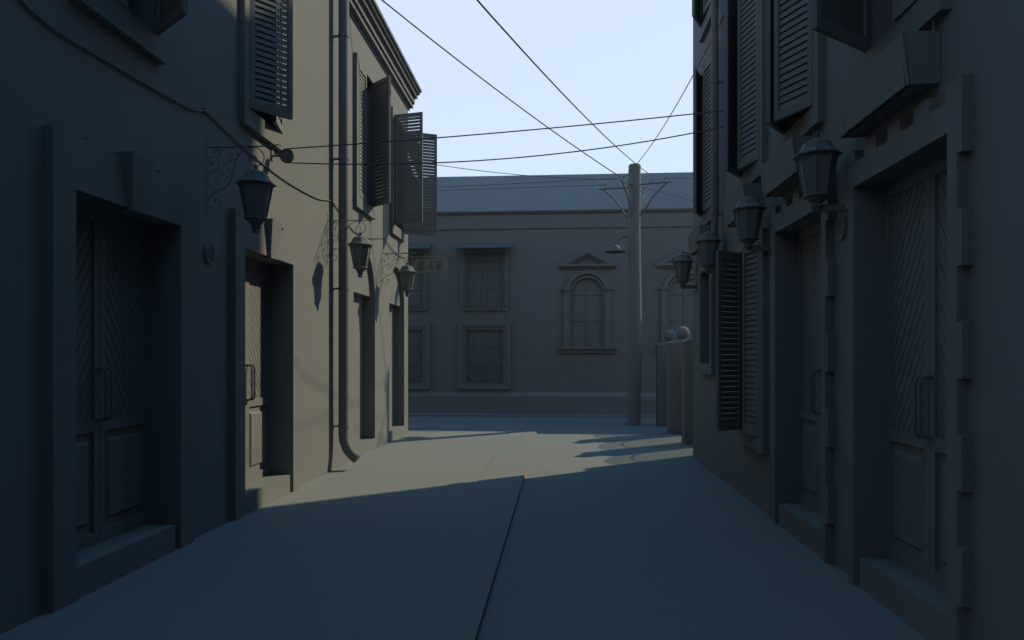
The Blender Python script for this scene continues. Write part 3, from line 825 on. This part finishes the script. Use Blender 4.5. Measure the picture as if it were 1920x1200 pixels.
# clothes line between pulleys
pl = thing('line_pulley', 'round pulley wheel on a short hook on the sunlit left wall', 'pulley', (XL, 7.60, 3.84))
m = MB(); cx, cz, py_, R = -3.045, 3.855, 7.44, .078
N = 28
for rr, a, b in ((R, -.018, -.008), (R*.86, -.008, .008), (R, .008, .018)):
    f1 = [(cx + rr*math.cos(2*PI*k/N), py_+a, cz + rr*math.sin(2*PI*k/N)) for k in range(N)]
    f2 = [(cx + rr*math.cos(2*PI*k/N), py_+b, cz + rr*math.sin(2*PI*k/N)) for k in range(N)]
    m.frustum(f1, f2)
obj('wheel', m, IRON, pl)
m = MB(); m.tube([(XL-.01, py_+.0, cz+.005), (cx-R-.0, py_, cz)], .014, 6); m.box(XL-.002, XL+.012, py_-.03, py_+.03, cz-.05, cz+.06); obj('hook', m, IRON, pl)
pr_ = thing('line_pulley', 'round pulley wheel on the right wall hidden behind an open shutter', 'pulley', (XR, 8.62, 4.6))
m = MB(); c2x, c2z, p2y = 2.085, 4.485, 8.36
f1 = [(c2x + .075*math.cos(2*PI*k/N), p2y-.015, c2z + .09*math.sin(2*PI*k/N)) for k in range(N)]; f2 = [(a, p2y+.015, c) for a, b, c in f1]
m.frustum(f1, f2); obj('wheel', m, IRON, pr_)
m = MB(); m.tube([(XR+.005, p2y, c2z), (c2x+.07, p2y, c2z)], .012, 6); obj('hook', m, IRON, pr_)
top = sagged((cx, py_, cz+R), (c2x, p2y, c2z+.09), .03); bot = sagged((c2x, p2y, c2z-.09), (cx, py_, cz-R), .17)
arcr = [(c2x + .09*math.sin(q), p2y, c2z + .09*math.cos(q)) for q in [PI*k/10 for k in range(1, 10)]]
arcl = [(cx - R*math.sin(q), py_, cz - R*math.cos(q)) for q in [PI*k/10 for k in range(1, 10)]]
lo = MB(); lo.tube(top + arcr + bot + arcl + top[:1], .0072, 6)
tag(obj('clothes_line', lo, CABLE), 'looped double line strung across the street between two pulleys', 'clothes line')

# cable clipped along the left wall
def LW(x, y, off=.012):
    F = 1280.; c_, s_ = math.cos(TH), math.sin(TH)
    a, b = (x-960)/F, (670-y)/F
    dx, dy = c_*a - s_, s_*a + c_
    t = (XL+off)/dx; return (XL+off, dy*t, 1.6+b*t)
TH = math.atan(90/1280.)
P = [(-20, -75), (40, 0), (100, 54), (180, 103), (260, 150), (330, 190), (362, 206), (385, 207)]
P1 = catmull([LW(*p) for p in P], 4)
P2 = catmull([LW(*p) for p in [(385, 207), (430, 252), (480, 297), (540, 342), (590, 370), (608, 375), (621, 376)]], 4)
P3 = catmull([LW(*p) for p in [(621, 376), (633, 392), (652, 420), (668, 437), (690, 446), (705, 447), (720, 446)]], 4)
P4 = catmull([LW(*p, .02) for p in [(720, 446), (730, 460), (742, 474), (752, 481), (760, 483)]], 4)
wc = tag(obj('wall_cable', MB().tube(P1 + P2[1:] + P3[1:] + P4[1:], .0078, 6), IRON), 'sagging cable clipped along the front of the left house', 'cable')
for q in (P1[-1], P2[-1], P3[-1]):
    c = MB(); c.box(q[0]-.014, q[0]+.012, q[1]-.018, q[1]+.018, q[2]-.018, q[2]+.018); obj('cable_clip', c, IRON, wc)

# ------------------------------------------------------------------ camera
cam = bpy.data.cameras.new('camera'); co = bpy.data.objects.new('camera', cam); COL.objects.link(co)
cam.lens = 24; cam.sensor_width = 36; cam.shift_y = 70/1920.; cam.clip_end = 500; cam.clip_start = .05
co.location = (0, 0, 1.6); co.rotation_euler = (PI/2, 0, TH)
sc.camera = co

# ------------------------------------------------------------------ light
PALE, HIGH, HAZE = (3.15, 3.58, 4.45), (0.60, 1.13, 1.08), 0.92
EL, AZ = math.radians(37.6), math.radians(51.4)     # azimuth clockwise from +y
S = Vector((math.sin(AZ)*math.cos(EL), math.cos(AZ)*math.cos(EL), math.sin(EL)))
sun = bpy.data.lights.new('sun', 'SUN'); so = bpy.data.objects.new('sun', sun); COL.objects.link(so)
sun.energy = 2.28; sun.angle = math.radians(1.0); sun.color = (1.0, 0.90, 0.59)
so.rotation_euler = S.to_track_quat('Z', 'Y').to_euler(); so.location = (10, 10, 20)
w = bpy.data.worlds.new('World'); sc.world = w; w.use_nodes = True
nt = w.node_tree; bg = nt.nodes['Background']
sky = nt.nodes.new('ShaderNodeTexSky'); sky.sky_type = 'NISHITA'; sky.sun_disc = False
sky.sun_elevation = EL; sky.sun_rotation = AZ
sky.air_density = 1.0; sky.dust_density = 0.0; sky.altitude = 0; sky.ozone_density = 1.0
# pale even haze low in the sky, deeper blue overhead
tcw = nt.nodes.new('ShaderNodeTexCoord'); sep = nt.nodes.new('ShaderNodeSeparateXYZ'); nt.links.new(tcw.outputs['Generated'], sep.inputs[0])
mr = nt.nodes.new('ShaderNodeMapRange'); mr.interpolation_type = 'SMOOTHSTEP'
mr.inputs['From Min'].default_value = 0.48; mr.inputs['From Max'].default_value = 0.62
mr.inputs['To Min'].default_value = HAZE; mr.inputs['To Max'].default_value = 0.0
nt.links.new(sep.outputs['Z'], mr.inputs['Value'])
mul = nt.nodes.new('ShaderNodeMix'); mul.data_type = 'RGBA'; mul.blend_type = 'MULTIPLY'; mul.inputs[0].default_value = 1.0
mul.inputs[7].default_value = (HIGH[0], HIGH[1], HIGH[2], 1)
nt.links.new(sky.outputs['Color'], mul.inputs[6])
mix = nt.nodes.new('ShaderNodeMix'); mix.data_type = 'RGBA'; mix.inputs[7].default_value = (PALE[0], PALE[1], PALE[2], 1)
nt.links.new(mr.outputs['Result'], mix.inputs[0]); nt.links.new(mul.outputs[2], mix.inputs[6])
nt.links.new(mix.outputs[2], bg.inputs['Color']); bg.inputs['Strength'].default_value = 0.15
sc.view_settings.view_transform = 'Standard'; sc.view_settings.look = 'None'
sc.view_settings.exposure = 0.6; sc.view_settings.gamma = 1.0
sc.cycles.max_bounces = 8
